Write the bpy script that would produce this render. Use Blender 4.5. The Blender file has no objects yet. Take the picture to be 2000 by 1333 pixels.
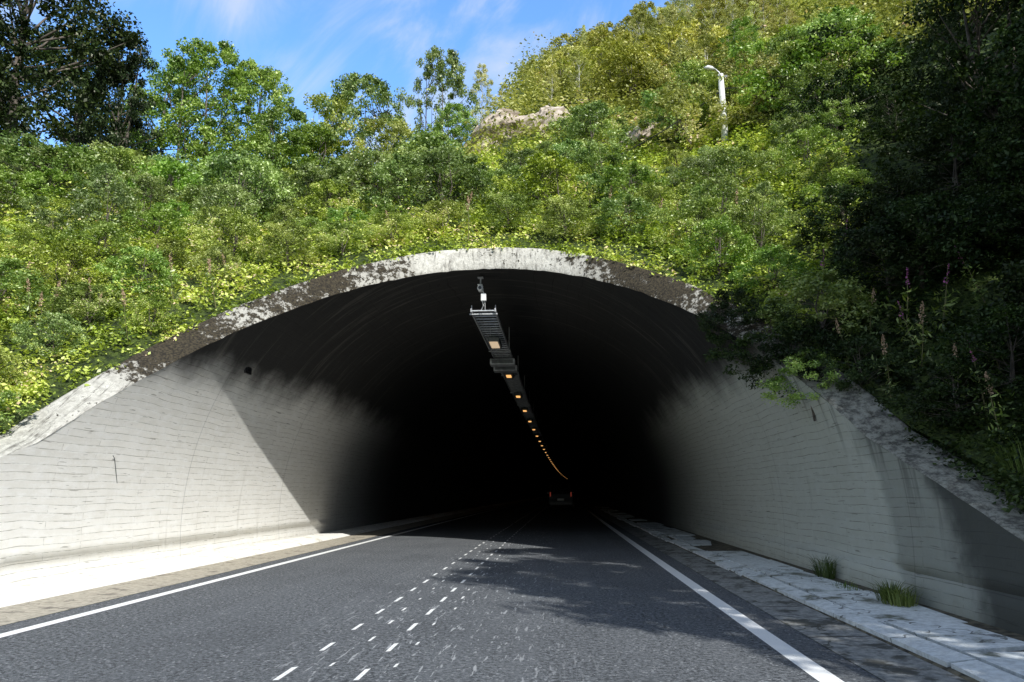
import bpy, bmesh, math, random
import numpy as np
from mathutils import Vector, Matrix
random.seed(4); rng = np.random.default_rng(7)
scene = bpy.context.scene
COL = scene.collection
PI = math.pi

# ------------------------------------------------------------------ helpers
def link(o): COL.objects.link(o); return o
def tag(o, label=None, cat=None, group=None, kind=None):
    if label: o['label'] = label
    if cat: o['category'] = cat
    if group: o['group'] = group
    if kind: o['kind'] = kind
    return o
def empty(name, loc, label, cat, group=None, rz=0.0):
    o = bpy.data.objects.new(name, None); link(o); o.location = loc; o.rotation_euler = (0, 0, rz)
    o.empty_display_size = .2
    return tag(o, label, cat, group)
def mesh_np(name, V, F, mat, smooth=False):
    V = np.asarray(V, dtype=np.float32); F = np.asarray(F, dtype=np.int32)
    k = F.shape[1]; n = F.shape[0]
    me = bpy.data.meshes.new(name)
    me.vertices.add(len(V)); me.vertices.foreach_set('co', V.ravel())
    me.loops.add(n*k); me.loops.foreach_set('vertex_index', F.ravel())
    me.polygons.add(n); me.polygons.foreach_set('loop_start', np.arange(0, n*k, k, dtype=np.int32))
    me.update(calc_edges=True); me.validate()
    me.materials.append(mat)
    if smooth: me.polygons.foreach_set('use_smooth', np.ones(len(me.polygons), dtype=bool))
    return me
class MB:
    def __init__(s): s.v = []; s.f = []
    def add(s, vs, fs):
        b = len(s.v); s.v += [tuple(p) for p in vs]; s.f += [tuple(b+i for i in f) for f in fs]
    def box(s, c, d, rot=None):
        vs = []
        for sx in (-.5, .5):
            for sy in (-.5, .5):
                for sz in (-.5, .5):
                    p = Vector((d[0]*sx, d[1]*sy, d[2]*sz))
                    if rot: p = rot @ p
                    vs.append(p+Vector(c))
        s.add(vs, [(0,1,3,2),(4,6,7,5),(0,4,5,1),(2,3,7,6),(0,2,6,4),(1,5,7,3)])
    def tube(s, pts, rad, seg=6, cap=True):
        pts = [Vector(p) for p in pts]
        if not hasattr(rad, '__len__'): rad = [rad]*len(pts)
        b = len(s.v)
        for i, p in enumerate(pts):
            t = (pts[min(i+1, len(pts)-1)]-pts[max(i-1, 0)])
            if t.length < 1e-9: t = Vector((0,0,1))
            t.normalize()
            a = Vector((1,0,0)) if abs(t.x) < .8 else Vector((0,1,0))
            u = t.cross(a).normalized(); w = t.cross(u)
            for k in range(seg):
                an = 2*PI*k/seg
                s.v.append(tuple(p+(u*math.cos(an)+w*math.sin(an))*rad[i]))
        for i in range(len(pts)-1):
            for k in range(seg):
                k2 = (k+1) % seg
                s.f.append((b+i*seg+k, b+i*seg+k2, b+(i+1)*seg+k2, b+(i+1)*seg+k))
        if cap:
            s.f.append(tuple(b+k for k in range(seg))[::-1])
            s.f.append(tuple(b+(len(pts)-1)*seg+k for k in range(seg)))
    def mesh(s, name, mat, smooth=False, bevel=0):
        me = bpy.data.meshes.new(name); me.from_pydata(s.v, [], s.f); me.update()
        bm = bmesh.new(); bm.from_mesh(me)
        bmesh.ops.recalc_face_normals(bm, faces=bm.faces)
        if bevel: bmesh.ops.bevel(bm, geom=[e for e in bm.edges if len(e.link_faces) == 2 and e.calc_face_angle(0) > .5], offset=bevel, segments=2, affect='EDGES', profile=.6)
        bm.to_mesh(me); bm.free()
        me.materials.append(mat)
        if smooth:
            for p in me.polygons: p.use_smooth = True
        return me
    def build(s, name, mat, parent=None, smooth=False, bevel=0, world=False):
        o = bpy.data.objects.new(name, s.mesh(name, mat, smooth, bevel)); link(o)
        if parent:
            o.parent = parent
            if world: o.location = -parent.location
        return o
def objm(name, me, parent=None, world=False):
    o = bpy.data.objects.new(name, me); link(o)
    if parent:
        o.parent = parent
        if world: o.location = -parent.location
    return o

# ------------------------------------------------------------------ node helpers
class NT:
    def __init__(s, name):
        s.m = bpy.data.materials.new(name); s.m.use_nodes = True
        s.t = s.m.node_tree; s.t.nodes.clear()
        s.out = s.t.nodes.new('ShaderNodeOutputMaterial')
    def n(s, typ, props=None, **inp):
        nd = s.t.nodes.new('ShaderNode'+typ)
        for k, v in (props or {}).items(): setattr(nd, k, v)
        for k, v in inp.items(): s.set(nd, k, v)
        return nd
    def set(s, nd, k, v):
        k = int(k[1:]) if (k[0] == 'i' and k[1:].isdigit()) else k.replace('_', ' ')
        sock = nd.inputs[k]
        if isinstance(v, bpy.types.NodeSocket): s.t.links.new(v, sock)
        elif isinstance(v, bpy.types.Node): s.t.links.new(v.outputs[0], sock)
        else: sock.default_value = v
    def math(s, op, a, b=0.0, c=0.0):
        return s.n('Math', {'operation': op}, i0=a, i1=b, i2=c).outputs[0]
    def mix(s, f, a, b, bt='MIX'):
        nd = s.n('MixRGB', {'blend_type': bt}, i0=f, i1=a, i2=b); return nd.outputs[0]
    def ss(s, x, a, b, lo=0.0, hi=1.0):
        nd = s.n('MapRange', {'interpolation_type': 'SMOOTHSTEP'}, Value=x, From_Min=a, From_Max=b, To_Min=lo, To_Max=hi); return nd.outputs[0]
    def noise(s, vec, scale, detail=4, rough=.55):
        return s.n('TexNoise', None, Vector=vec, Scale=scale, Detail=detail, Roughness=rough).outputs[0]
    def coords(s):
        tc = s.n('TexCoord').outputs['Object']
        sp = s.n('SeparateXYZ', None, Vector=tc)
        return tc, sp.outputs[0], sp.outputs[1], sp.outputs[2]
    def comb(s, x, y, z):
        return s.n('CombineXYZ', None, X=x, Y=y, Z=z).outputs[0]
    def surf(s, sh):
        s.t.links.new(sh.outputs[0], s.out.inputs[0]); return s.m
    def bsdf(s, col, rough=.8, metal=0.0, bump=None, bstr=.3, bdist=.02, **kw):
        b = s.n('BsdfPrincipled', None, Base_Color=col, Roughness=rough, Metallic=metal, **kw)
        if bump is not None:
            bp = s.n('Bump', None, Height=bump, Strength=bstr, Distance=bdist)
            s.set(b, 'Normal', bp)
        return s.surf(b)
def C(r, g, b): return (r, g, b, 1)

def simple(name, col, rough=.6, metal=0.0, var=.25, scale=8):
    t = NT(name); tc, x, y, z = t.coords()
    f = t.noise(tc, scale, 3)
    dark = C(*[c*(1-var) for c in col]); lite = C(*[min(1, c*(1+var)) for c in col])
    return t.bsdf(t.mix(t.ss(f, .3, .7), dark, lite), rough, metal)
def emis(name, col, strength):
    t = NT(name); e = t.n('Emission', None, Color=C(*col), Strength=strength); return t.surf(e)

def leafmat(name, cols, trans=.3, gloss=.05, patch=1.1, var=.3):
    t = NT(name)
    r = t.n('NewGeometry').outputs['Random Per Island']
    tc, x, y, z = t.coords()
    nz = t.noise(tc, patch, 0)
    f = t.math('ADD', t.math('MULTIPLY', r, .6), t.math('MULTIPLY', t.ss(nz, .3, .7), .45))
    cr = t.n('ValToRGB', None, Fac=f)
    e = cr.color_ramp.elements
    e[0].position = .05; e[0].color = C(*cols[0]); e[1].position = 1.0; e[1].color = C(*cols[2])
    m = e.new(.5); m.color = C(*cols[1])
    if len(cols) > 3:
        m2 = e.new(.93); m2.color = C(*cols[2]); e[len(e)-1].color = C(*cols[3])
    orr = t.n('ObjectInfo').outputs['Random']
    hs = t.n('HueSaturation', None, Color=cr.outputs[0], Hue=t.math('ADD', t.math('MULTIPLY', orr, -.03), .505),
             Saturation=t.math('ADD', t.math('MULTIPLY', t.math('FRACT', t.math('MULTIPLY', orr, 7.3)), .22), .84),
             Value=t.math('ADD', t.math('MULTIPLY', t.math('FRACT', t.math('MULTIPLY', orr, 13.7)), 2*var), 1-var*.8))
    c = hs.outputs[0]
    d = t.n('BsdfDiffuse', None, Color=c)
    tr = t.n('BsdfTranslucent', None, Color=t.mix(1.0, c, C(1.0, 1.0, .5), 'MULTIPLY'))
    mx = t.n('MixShader', None, i0=trans, i1=d, i2=tr)
    g = t.n('BsdfGlossy', None, Color=C(.95, .95, .8), Roughness=.42)
    mx2 = t.n('MixShader', None, i0=gloss, i1=mx, i2=g)
    return t.surf(mx2)

# ------------------------------------------------------------------ geometry of the place
CX = -1.62; R1 = 5.82; R2 = 6.40; CZ = .83
RA, RB = 6.94, 1.543
ZK = 2.02; YK = RA+RB*ZK; RL = 2.55
ZW = .42
BK = 8e-5
def bend(y): return BK*np.maximum(0, y)**2+3e-4*np.maximum(0, y-230)**2
def y_rim_in(z):
    z = np.asarray(z, float); return np.where(z > ZK, RA+RB*z, YK-(ZK-z)*RL)
def z_rim(y):
    y = np.asarray(y, float); return np.maximum(ZW, np.where(y > YK, (y-RA)/RB, ZK-(YK-y)/RL))
def smooth(a, b, x):
    t = np.clip((x-a)/(b-a), 0, 1); return t*t*(3-2*t)
def softmin(a, c, k=1.0):
    return c-np.log1p(np.exp(np.clip((c-a)*k, -50, 50)))/k
def wob(x, y):
    return (np.sin(x*.9+y*.31+1.3)*np.cos(y*.77-x*.23)+.6*np.sin(x*1.9-y*1.3+.4)*np.sin(y*1.7+x*.6)+.5*np.sin(x*.33+2)*np.sin(y*.29))
def H(x, y):
    x = np.asarray(x, float); y = np.asarray(y, float)
    p = z_rim(y)+.18+.32*smooth(10, 16, y)
    hL = softmin(p, 10.6+.05*(y-24), .8)
    hR = softmin(p+.10*np.maximum(0, y-26), 48+0*y, .3)
    w = smooth(-8, -2, x)
    h = hL*(1-w)+hR*w
    dx = np.maximum(0, x-4.75); h = h+13*(1-np.exp(-.52*dx/13))
    dl = np.maximum(0, -8.6-x); h = h+2.5*(1-np.exp(-.15*dl/2.5))
    far = smooth(0, 5, np.maximum(np.abs(x-CX)-6.5, y-RA-RB*(CZ+R1)))
    return h+.28*wob(x, y)*far
def y_rim_at(o):
    s = np.sqrt(np.clip(1-(o/R2)**2, 0, 1)); return y_rim_in(CZ+R1*s)+.12*s
PITCH = math.radians(11.52); YAW = math.radians(3.5); FP = 1450.0; CAMZ = 1.35
def ray(u, v):
    vp = 666.5-v
    fwd = FP*math.cos(PITCH)-vp*math.sin(PITCH); up = FP*math.sin(PITCH)+vp*math.cos(PITCH)
    X = (u-1000)/fwd; Z = up/fwd
    return np.array([X*math.cos(YAW)-math.sin(YAW), X*math.sin(YAW)+math.cos(YAW), Z])
def at(u, v, Y):
    d = ray(u, v); t = Y/d[1]; return Vector((d[0]*t, Y, CAMZ+d[2]*t))
def hill_hit(u, v, t0=9.0):
    d = ray(u, v); t = t0
    while t < 120:
        if CAMZ+d[2]*t < float(H(d[0]*t, d[1]*t)): break
        t += .15
    return Vector((d[0]*t, d[1]*t, CAMZ+d[2]*t))

# ------------------------------------------------------------------ materials
def lining_mat(name):
    t = NT(name); tc, x, y, z = t.coords()
    wob_ = t.noise(tc, .7, 2)
    zz = t.math('ADD', z, t.math('MULTIPLY', wob_, .12))
    bv = t.comb(y, zz, 0.0)
    br = t.n('TexBrick', {'offset': .37, 'squash': 1.0}, Vector=bv, Color1=C(.95, .93, .87), Color2=C(.86, .84, .78), Mortar=C(.3, .28, .24), Scale=1.0,
             Mortar_Size=.005, Mortar_Smooth=.5, Bias=0.0, Brick_Width=2.3, Row_Height=.112)
    big = t.noise(tc, .55, 4, .6)
    med = t.noise(tc, 5.0, 5, .68)
    nolines = t.mix(t.ss(med, .3, .6), C(.86, .84, .78), C(.95, .94, .9))
    linemask = t.ss(t.noise(t.comb(t.math('MULTIPLY', y, 1.1), t.math('MULTIPLY', z, 7), 0.0), 1.7, 5, .75), .38, .6)
    col = t.mix(linemask, nolines, t.mix(.9, nolines, br.outputs[0]))
    col = t.mix(t.ss(big, .5, .75, 0, .25), col, C(.7, .67, .6))
    streak = t.noise(t.comb(t.math('MULTIPLY', y, 4.0), t.math('MULTIPLY', z, .35), x), 1.0, 5, .65)
    col = t.mix(t.ss(streak, .6, .8, 0, .45), col, C(.48, .45, .38))
    scr = t.noise(t.comb(t.math('MULTIPLY', y, 2.2), t.math('MULTIPLY', zz, 30.0), 0.0), 1.0, 2, .5)
    col = t.mix(t.ss(scr, .67, .72, 0, .6), col, C(.18, .16, .13))
    col = t.mix(t.ss(t.math('ADD', z, t.math('MULTIPLY', med, .4)), .5, .25, 0, .2), col, C(.62, .58, .48))
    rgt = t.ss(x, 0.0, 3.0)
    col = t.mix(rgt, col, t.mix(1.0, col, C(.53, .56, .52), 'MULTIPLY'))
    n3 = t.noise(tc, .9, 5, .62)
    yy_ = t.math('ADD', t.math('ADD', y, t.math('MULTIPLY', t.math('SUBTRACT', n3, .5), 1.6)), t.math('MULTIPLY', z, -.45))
    wall_shade2 = t.math('MULTIPLY', rgt, t.ss(yy_, 9.6, 9.2, 0, .4))  # fainter shade towards the right wall's near end, painted into the colour
    col = t.mix(wall_shade2, col, C(.08, .09, .08))
    wall_shade = t.math('MULTIPLY', rgt, t.ss(yy_, 8.3, 7.7, 0, .85))  # deep shade painted over the near end of the right wall
    col = t.mix(wall_shade, col, C(.03, .033, .03))
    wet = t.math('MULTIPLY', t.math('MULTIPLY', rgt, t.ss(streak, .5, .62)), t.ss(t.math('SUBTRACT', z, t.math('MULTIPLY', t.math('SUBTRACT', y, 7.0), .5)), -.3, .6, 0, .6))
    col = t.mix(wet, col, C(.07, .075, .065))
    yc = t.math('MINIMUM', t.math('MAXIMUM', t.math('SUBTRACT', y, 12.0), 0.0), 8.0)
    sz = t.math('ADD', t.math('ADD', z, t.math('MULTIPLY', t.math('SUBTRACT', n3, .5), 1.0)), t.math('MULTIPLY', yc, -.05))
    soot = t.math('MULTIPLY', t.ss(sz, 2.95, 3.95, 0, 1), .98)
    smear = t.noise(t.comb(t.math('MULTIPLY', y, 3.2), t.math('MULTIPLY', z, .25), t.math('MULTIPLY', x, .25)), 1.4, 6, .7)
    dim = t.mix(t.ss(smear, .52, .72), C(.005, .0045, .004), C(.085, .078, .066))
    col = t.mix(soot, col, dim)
    jy = t.math('FRACT', t.math('DIVIDE', t.math('ADD', y, 1.0), 5.2))
    jm = t.math('LESS_THAN', jy, .005)
    col = t.mix(t.math('MULTIPLY', jm, .3), col, C(.08, .08, .07))
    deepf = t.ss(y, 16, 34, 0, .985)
    col = t.mix(deepf, col, C(.005, .005, .005))  # tunnel gloom painted in: light falling off with depth, plus dirt
    return t.bsdf(col, .9, bump=t.math('ADD', med, t.math('MULTIPLY', br.outputs['Fac'], -1.2)), bstr=.4, bdist=.025)
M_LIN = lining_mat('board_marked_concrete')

def rim_mat():
    t = NT('mossy_concrete'); tc, x, y, z = t.coords()
    o = t.math('ABSOLUTE', t.math('SUBTRACT', x, CX))
    med = t.noise(tc, 7, 9, .8); big = t.noise(tc, .8, 4, .6)
    base = t.mix(t.ss(med, .35, .65), C(.46, .44, .39), C(.8, .78, .7))
    streak = t.noise(t.comb(t.math('MULTIPLY', x, 7.0), z, 0.0), 1.6, 6, .8)
    base = t.mix(t.ss(streak, .51, .64, 0, .8), base, C(.09, .08, .065))
    zone = t.math('ADD', t.ss(o, .8, 3.4, -.08, .085), t.ss(z, 3.7, 2.6, 0, -.16))
    mm = t.math('ADD', t.math('ADD', t.math('MULTIPLY', med, .75), t.math('MULTIPLY', big, .45)), zone)
    col = t.mix(t.ss(mm, .60, .65), base, t.mix(t.ss(t.noise(tc, 25, 4), .35, .65), C(.018, .014, .009), C(.075, .06, .035)))
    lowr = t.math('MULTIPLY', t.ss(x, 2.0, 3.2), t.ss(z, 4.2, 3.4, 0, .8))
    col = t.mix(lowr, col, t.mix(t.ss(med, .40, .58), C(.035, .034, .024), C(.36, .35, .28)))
    return t.bsdf(col, .95, bump=med, bstr=.9, bdist=.06)
M_RIM = rim_mat()

def asphalt():
    t = NT('asphalt'); tc, x, y, z = t.coords()
    fine = t.noise(tc, 22, 4, .95); big = t.noise(tc, .5, 3)
    tracks = t.noise(t.comb(t.math('MULTIPLY', x, 2.4), t.math('MULTIPLY', y, .06), 0.0), 1.0, 4, .6)
    col = t.mix(t.ss(fine, .40, .62), C(.018, .021, .025), C(.23, .245, .26))
    col = t.mix(t.ss(tracks, .42, .68, 0, .4), col, C(.15, .16, .172))
    col = t.mix(t.ss(big, .4, .7, 0, .3), col, C(.045, .049, .055))
    v = t.n('TexVoronoi', None, Vector=tc, Scale=20.0)
    sp = t.math('MULTIPLY', t.math('LESS_THAN', v.outputs['Distance'], .22), t.ss(t.noise(tc, 5, 2), .44, .58))
    col = t.mix(t.math('MULTIPLY', sp, .6), col, C(.48, .49, .5))
    scv = t.noise(t.comb(t.math('MULTIPLY', x, 20.0), t.math('MULTIPLY', y, 2.2), 0.0), 1.0, 3, .6)
    near = t.ss(t.math('ABSOLUTE', t.math('ADD', x, 1.2)), 1.9, .3)
    col = t.mix(t.math('MULTIPLY', t.ss(scv, .6, .66), t.math('MULTIPLY', near, .65)), col, C(.55, .56, .57))
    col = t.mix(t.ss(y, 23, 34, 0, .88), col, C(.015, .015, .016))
    return t.bsdf(col, .85, bump=fine, bstr=.9, bdist=.025)
M_ASPH = asphalt()
def paint(name, wear=.5):
    t = NT(name); tc, x, y, z = t.coords()
    n1 = t.noise(tc, 22, 6, .8)
    col = t.mix(t.ss(n1, wear, wear+.12), C(.9, .9, .88), C(.35, .35, .35))
    return t.bsdf(col, .6, bump=n1, bstr=.2)
M_LINE = paint('white_road_paint', .58); M_DASH = paint('worn_road_paint', .52)
def slabm(name, a, b, dirt, jl=0.0, off=.5, crack=.8, n1s=2.2):
    t = NT(name); tc, x, y, z = t.coords()
    n1 = t.noise(tc, n1s, 7, .7); n2 = t.noise(tc, 12, 5, .7)
    col = t.mix(t.ss(n2, .35, .65), C(*a), C(*b))
    col = t.mix(t.ss(n1, off, off+.1), col, C(*dirt))
    cr = t.n('TexVoronoi', {'feature': 'DISTANCE_TO_EDGE'}, Vector=t.n('VectorMath', {'operation': 'ADD'}, i0=tc, i1=t.n('TexNoise', None, Vector=tc, Scale=3.0).outputs[1]).outputs[0], Scale=.5)
    col = t.mix(t.math('MULTIPLY', t.math('LESS_THAN', cr.outputs['Distance'], .007 if crack > .5 else .004), crack), col, C(.04, .04, .03))
    if jl:
        jm = t.math('LESS_THAN', t.math('FRACT', t.math('DIVIDE', y, jl)), .02)
        col = t.mix(jm, col, C(.05, .045, .04))
    return t.bsdf(col, .9, bump=n2, bstr=.5, bdist=.02)
M_SLABL = slabm('pale_pavement_concrete', (.84, .82, .76), (.92, .9, .84), (.6, .56, .46), off=.55, crack=.35)
M_GUTL = slabm('dusty_gutter', (.32, .29, .23), (.5, .45, .36), (.18, .16, .13), off=.54, crack=.5)
M_SLABR = slabm('mossy_slab_concrete', (.56, .59, .59), (.8, .84, .84), (.16, .17, .13), off=.54, n1s=1.5, crack=.7)
M_GUTR = slabm('stained_gutter', (.15, .155, .15), (.34, .34, .32), (.07, .07, .06), jl=1.9, off=.5)
M_DIRT = simple('dark_soil', (.09, .08, .055), .95, var=.7, scale=9)
def hillm():
    t = NT('undergrowth_soil'); tc, x, y, z = t.coords()
    n1 = t.noise(tc, 6.0, 5, .8)
    return t.bsdf(t.mix(t.ss(n1, .38, .62), C(.014, .03, .005), C(.13, .19, .03)), .95, bump=n1, bstr=1.0, bdist=.25)
M_HILL = hillm()
def rockm():
    t = NT('weathered_rock'); tc, x, y, z = t.coords()
    n1 = t.noise(tc, 1.3, 8, .75); n2 = t.noise(t.comb(x, y, t.math('MULTIPLY', z, 3.5)), 1.3, 6, .62)
    col = t.mix(t.ss(n2, .35, .65), C(.28, .22, .17), C(.72, .62, .52))
    col = t.mix(t.ss(n1, .56, .64), col, C(.16, .2, .06))
    return t.bsdf(col, .9, bump=n2, bstr=.9, bdist=.2)
M_ROCK = rockm()
M_BARK = simple('grey_brown_bark', (.12, .1, .08), .9, var=.45, scale=6)
M_BIRCH = simple('pale_birch_bark', (.55, .53, .48), .8, var=.5, scale=7)
M_STEM = simple('green_stem', (.16, .15, .06), .8)
L_WEED = leafmat('weed_leaves', [(.06, .12, .012), (.34, .48, .065), (.74, .84, .24), (.85, .68, .45)], .3, .05, .8, .2)
L_BUSH = leafmat('bush_leaves', [(.035, .08, .014), (.19, .3, .05), (.54, .68, .24)], .28, .07, .9)
L_ALDER = leafmat('alder_leaves', [(.04, .10, .014), (.18, .33, .045), (.48, .64, .19)], .3, .06)
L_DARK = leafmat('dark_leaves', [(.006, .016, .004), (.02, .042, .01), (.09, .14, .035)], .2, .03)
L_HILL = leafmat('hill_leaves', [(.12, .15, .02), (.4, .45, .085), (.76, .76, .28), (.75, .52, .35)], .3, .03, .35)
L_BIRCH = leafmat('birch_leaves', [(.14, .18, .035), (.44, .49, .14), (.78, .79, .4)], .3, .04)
L_SHADE = leafmat('shade_leaves', [(.005, .014, .004), (.018, .042, .01), (.06, .105, .025)], .2, .025)  # darker leaf copy for the right bank, its shade put into the colour
M_PINK = simple('magenta_flower', (.5, .14, .38), .7); M_SEED = simple('seed_head', (.55, .38, .25), .85)
M_GRASS = leafmat('grass_blades', [(.03, .06, .01), (.08, .14, .02), (.2, .26, .07)], .3, .03)
M_METAL = simple('galvanised_metal', (.5, .51, .52), .5, .4)
M_GREY = simple('grey_fixture_paint', (.12, .13, .13), .5); M_WHITE = simple('white_housing', (.8, .8, .78), .4, var=.08)
M_BLACK = simple('black_plastic', (.02, .02, .02), .4)
M_POLE = simple('weathered_pole', (.78, .78, .73), .8, var=.15, scale=5)
M_LAMP1 = emis('lamp_glow_amber', (1.0, .52, .17), 1.15)
M_LAMP0 = emis('lamp_glow_pale', (1.0, .76, .5), .6)

# ------------------------------------------------------------------ setting: ground, road
def strip(name, x0, x1, z0, z1, ys, mat, kerb=None, kind='structure', parent=None, base=-.02):
    V = []; F = []
    prof = [(x0, z0), (x1, z1)]
    if kerb == 'slope': prof = [(x0, z0), (x1-.22, z1), (x1-.06, z1-.05), (x1, base)]
    if kerb == 'left': prof = [(x0, base), (x0+.03, z0-.01), (x0+.06, z0), (x1, z1)]
    for y in ys:
        for (x, z) in prof: V.append((x+float(bend(y)), y, z))
    k = len(prof)
    for i in range(len(ys)-1):
        for j in range(k-1): F.append((i*k+j, i*k+j+1, (i+1)*k+j+1, (i+1)*k+j))
    me = mesh_np(name, V, F, mat)
    o = objm(name, me, parent)
    if not parent and kind: tag(o, kind=kind)
    return o
YS = list(np.arange(-30, 60, 2.0))+list(np.arange(60, 601, 10.0))
me = mesh_np('ground', [(-700, -500, -.06), (700, -500, -.06), (700, 900, -.06), (-700, 900, -.06)], [(0, 1, 2, 3)], M_HILL)
tag(objm('ground', me), kind='structure')
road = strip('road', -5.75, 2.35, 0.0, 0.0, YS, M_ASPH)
strip('gutter_left', -6.62, -5.75, .012, .004, YS, M_GUTL)
strip('gutter_right', 2.35, 3.0, .004, .022, YS, M_GUTR)
strip('pavement_left', -7.6, -6.6, .11, .09, YS, M_SLABL, kerb='slope')
strip('verge_right', 2.9, 4.4, .04, .10, YS, M_DIRT, kerb='left')
mb = MB(); yy = -12.0
while yy < 70:
    L = 1.9+random.random()*.8
    b = float(bend(yy))
    for (xa, xb, dz) in ((2.94, 3.2, .0), (3.25, 4.0, .016)):
        if random.random() < .08: continue
        x0 = xa+random.uniform(-.03, .03); x1 = xb+random.uniform(-.08, .06)*(1 if xa > 3.2 else .3)
        z = .065+dz+random.uniform(-.012, .012)
        tz = random.uniform(-.012, .03)
        q = random.uniform(-.1, .1)
        cut = random.uniform(.3, .7) if random.random() < .6 else None
        segs = [(0, cut, random.uniform(-.015, 0)), (cut, 1, 0)] if cut else [(0, 1, 0)]
        for (f0, f1, dd_) in segs:
            ya = yy+L*f0+.018; yb = yy+L*f1-.018; s_ = random.uniform(-.18, .18) if cut else 0
            top = [(x0+b, ya, z+dd_), (x1+b, ya+q*.3+(s_ if f0 else 0), z+tz+dd_), (x1+b+random.uniform(-.06, .04), yb+q*.3+(s_ if f1 < 1 else 0), z+tz), (x0+b+random.uniform(-.02, .02), yb, z)]
            bot = [(p[0], p[1], .0) for p in top]
            mb.add(top+bot, [(0,1,2,3), (4,5,1,0), (5,6,2,1), (6,7,3,2), (7,4,0,3)])
    yy += L
tag(mb.build('pavement_right', M_SLABR), kind='structure')
strip('edge_line', -5.43, -5.28, .004, .004, YS, M_LINE, parent=road)
strip('edge_line', 1.87, 2.05, .004, .004, YS, M_LINE, parent=road)
def dash_me(w, l):
    return mesh_np('centre_dash', [(-w/2, -l/2, 0), (w/2, -l/2+.02, 0), (w/2, l/2, 0), (-w/2, l/2-.03, 0)], [(0, 1, 2, 3)], M_DASH)
dm = [dash_me(.042, .44), dash_me(.038, .38), dash_me(.026, .24), dash_me(.022, .15)]
for r, xr in enumerate((-2.08, -1.5)):
    for k in range(30):
        y = 3.9+k*1.0+r*.03
        o = objm('centre_dash', dm[random.randint(0, 1)], road); o.location = (xr+float(bend(y))+random.uniform(-.012, .012), y+random.uniform(-.03, .03), .004)
for r, xr in enumerate((-1.79, -1.27)):
    for k in range(19):
        y = 4.4+k*.95+random.uniform(-.15, .15)
        o = objm('centre_dash', dm[2+random.randint(0, 1)], road); o.location = (xr+random.uniform(-.05, .05), y, .004)
mb = MB()
for xr in (-2.08, -1.5):
    for k in range(70):
        y = 34.9+k; b = float(bend(y))
        mb.add([(xr+b-.028, y-.2, .004), (xr+b+.028, y-.2, .004), (xr+b+.028, y+.2, .004), (xr+b-.028, y+.2, .004)], [(0,1,2,3)])
o = mb.build('distant_dashes', M_DASH, road); tag(o, kind='stuff')

# ------------------------------------------------------------------ tunnel
tun = empty('road_tunnel', (CX, 12, 0), 'concrete road tunnel with a flared arched mouth, board-marked side walls and soot-black vault', 'tunnel')
phi0 = math.asin((-.02-CZ)/R1); phiw = math.asin((ZW-CZ)/R1)
right = [phi0+(phiw-phi0)*i/3 for i in range(4)]
rows = [(p, -14.0) for p in right]
arc = [phiw+(PI-2*phiw)*i/130 for i in range(131)]
rows += [(p, float(y_rim_in(CZ+R1*math.sin(p)))) for p in arc]
rows += [(PI-p, -14.0) for p in reversed(right)]
YJ = 24.0
V = []; F = []; K = 36
for (p, ys) in rows:
    for k in range(K+1):
        y = ys+(YJ-ys)*k/K
        V.append((CX+R1*math.cos(p)+float(bend(y)), y, CZ+R1*math.sin(p)))
for i in range(len(rows)-1):
    for k in range(K):
        a = i*(K+1)+k; F.append((a, a+1, a+K+2, a+K+1))
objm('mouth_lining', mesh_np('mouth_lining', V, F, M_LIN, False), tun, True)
rimrows = [(phiw, -14.0)]+[(p, float(y_rim_in(CZ+R1*math.sin(p)))) for p in arc]+[(PI-phiw, -14.0)]
V = []; F = []; J = 5
for idx, (p, y) in enumerate(rimrows):
    s = max(0, math.sin(p))
    for j in range(J+1):
        jj = (0, .06, .3, .6, .93, 1)[j]
        rr = R1+(R2-R1)*jj+random.uniform(-.012, .012)
        zz_ = CZ+rr*math.sin(p) if s > .0 else CZ+R1*math.sin(p)+.0
        V.append((CX+rr*math.cos(p)+float(bend(y)), y+.12*s*jj-(.02 if 0 < j < J else 0)*s, zz_+(.012 if 0 < j < J else 0)))
    V.append((CX+R2*math.cos(p), y+.12*s+1.6, CZ+R2*math.sin(p)-.15))
n = J+2
for i in range(len(rimrows)-1):
    for j in range(n-1):
        a = i*n+j; F.append((a, a+n, a+n+1, a+1))
objm('arch_rim', mesh_np('arch_rim', V, F, M_RIM), tun, True)
V = []; F = []; R3 = R1+.012
ysd = [YJ-1.2]+list(np.arange(YJ+3, 80, 3.0))+list(np.arange(80, 601, 10.0))
ps = [phi0+(PI-2*phi0)*i/130 for i in range(131)]
for k, y in enumerate(ysd):
    for p in ps: V.append((CX+R3*math.cos(p)+float(bend(y)), y, CZ+R3*math.sin(p)))
for k in range(len(ysd)-1):
    for i in range(130):
        a = k*131+i; F.append((a, a+1, a+132, a+131))
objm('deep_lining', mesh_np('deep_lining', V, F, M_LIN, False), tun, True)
def wall_pt(side, z, y, inset=.02):
    o = math.sqrt(R1**2-(z-CZ)**2)-inset
    return Vector((CX+side*o, y, z))
mb = MB(); p = wall_pt(-1, 3.9, 15.2); mb.box(p, (.04, .3, .18)); mb.box(p+Vector((.012, 0, .01)), (.04, .2, .1))
mb.build('cover_plate', M_BLACK, tun, world=True)
mb = MB(); mb.tube([wall_pt(-1, 1.5, 12.25, .015), wall_pt(-1, 1.9, 12.0, .02), wall_pt(-1, 1.94, 11.9, .04)], .006, 5)
mb.build('steel_rod', M_GREY, tun, world=True)

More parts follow.
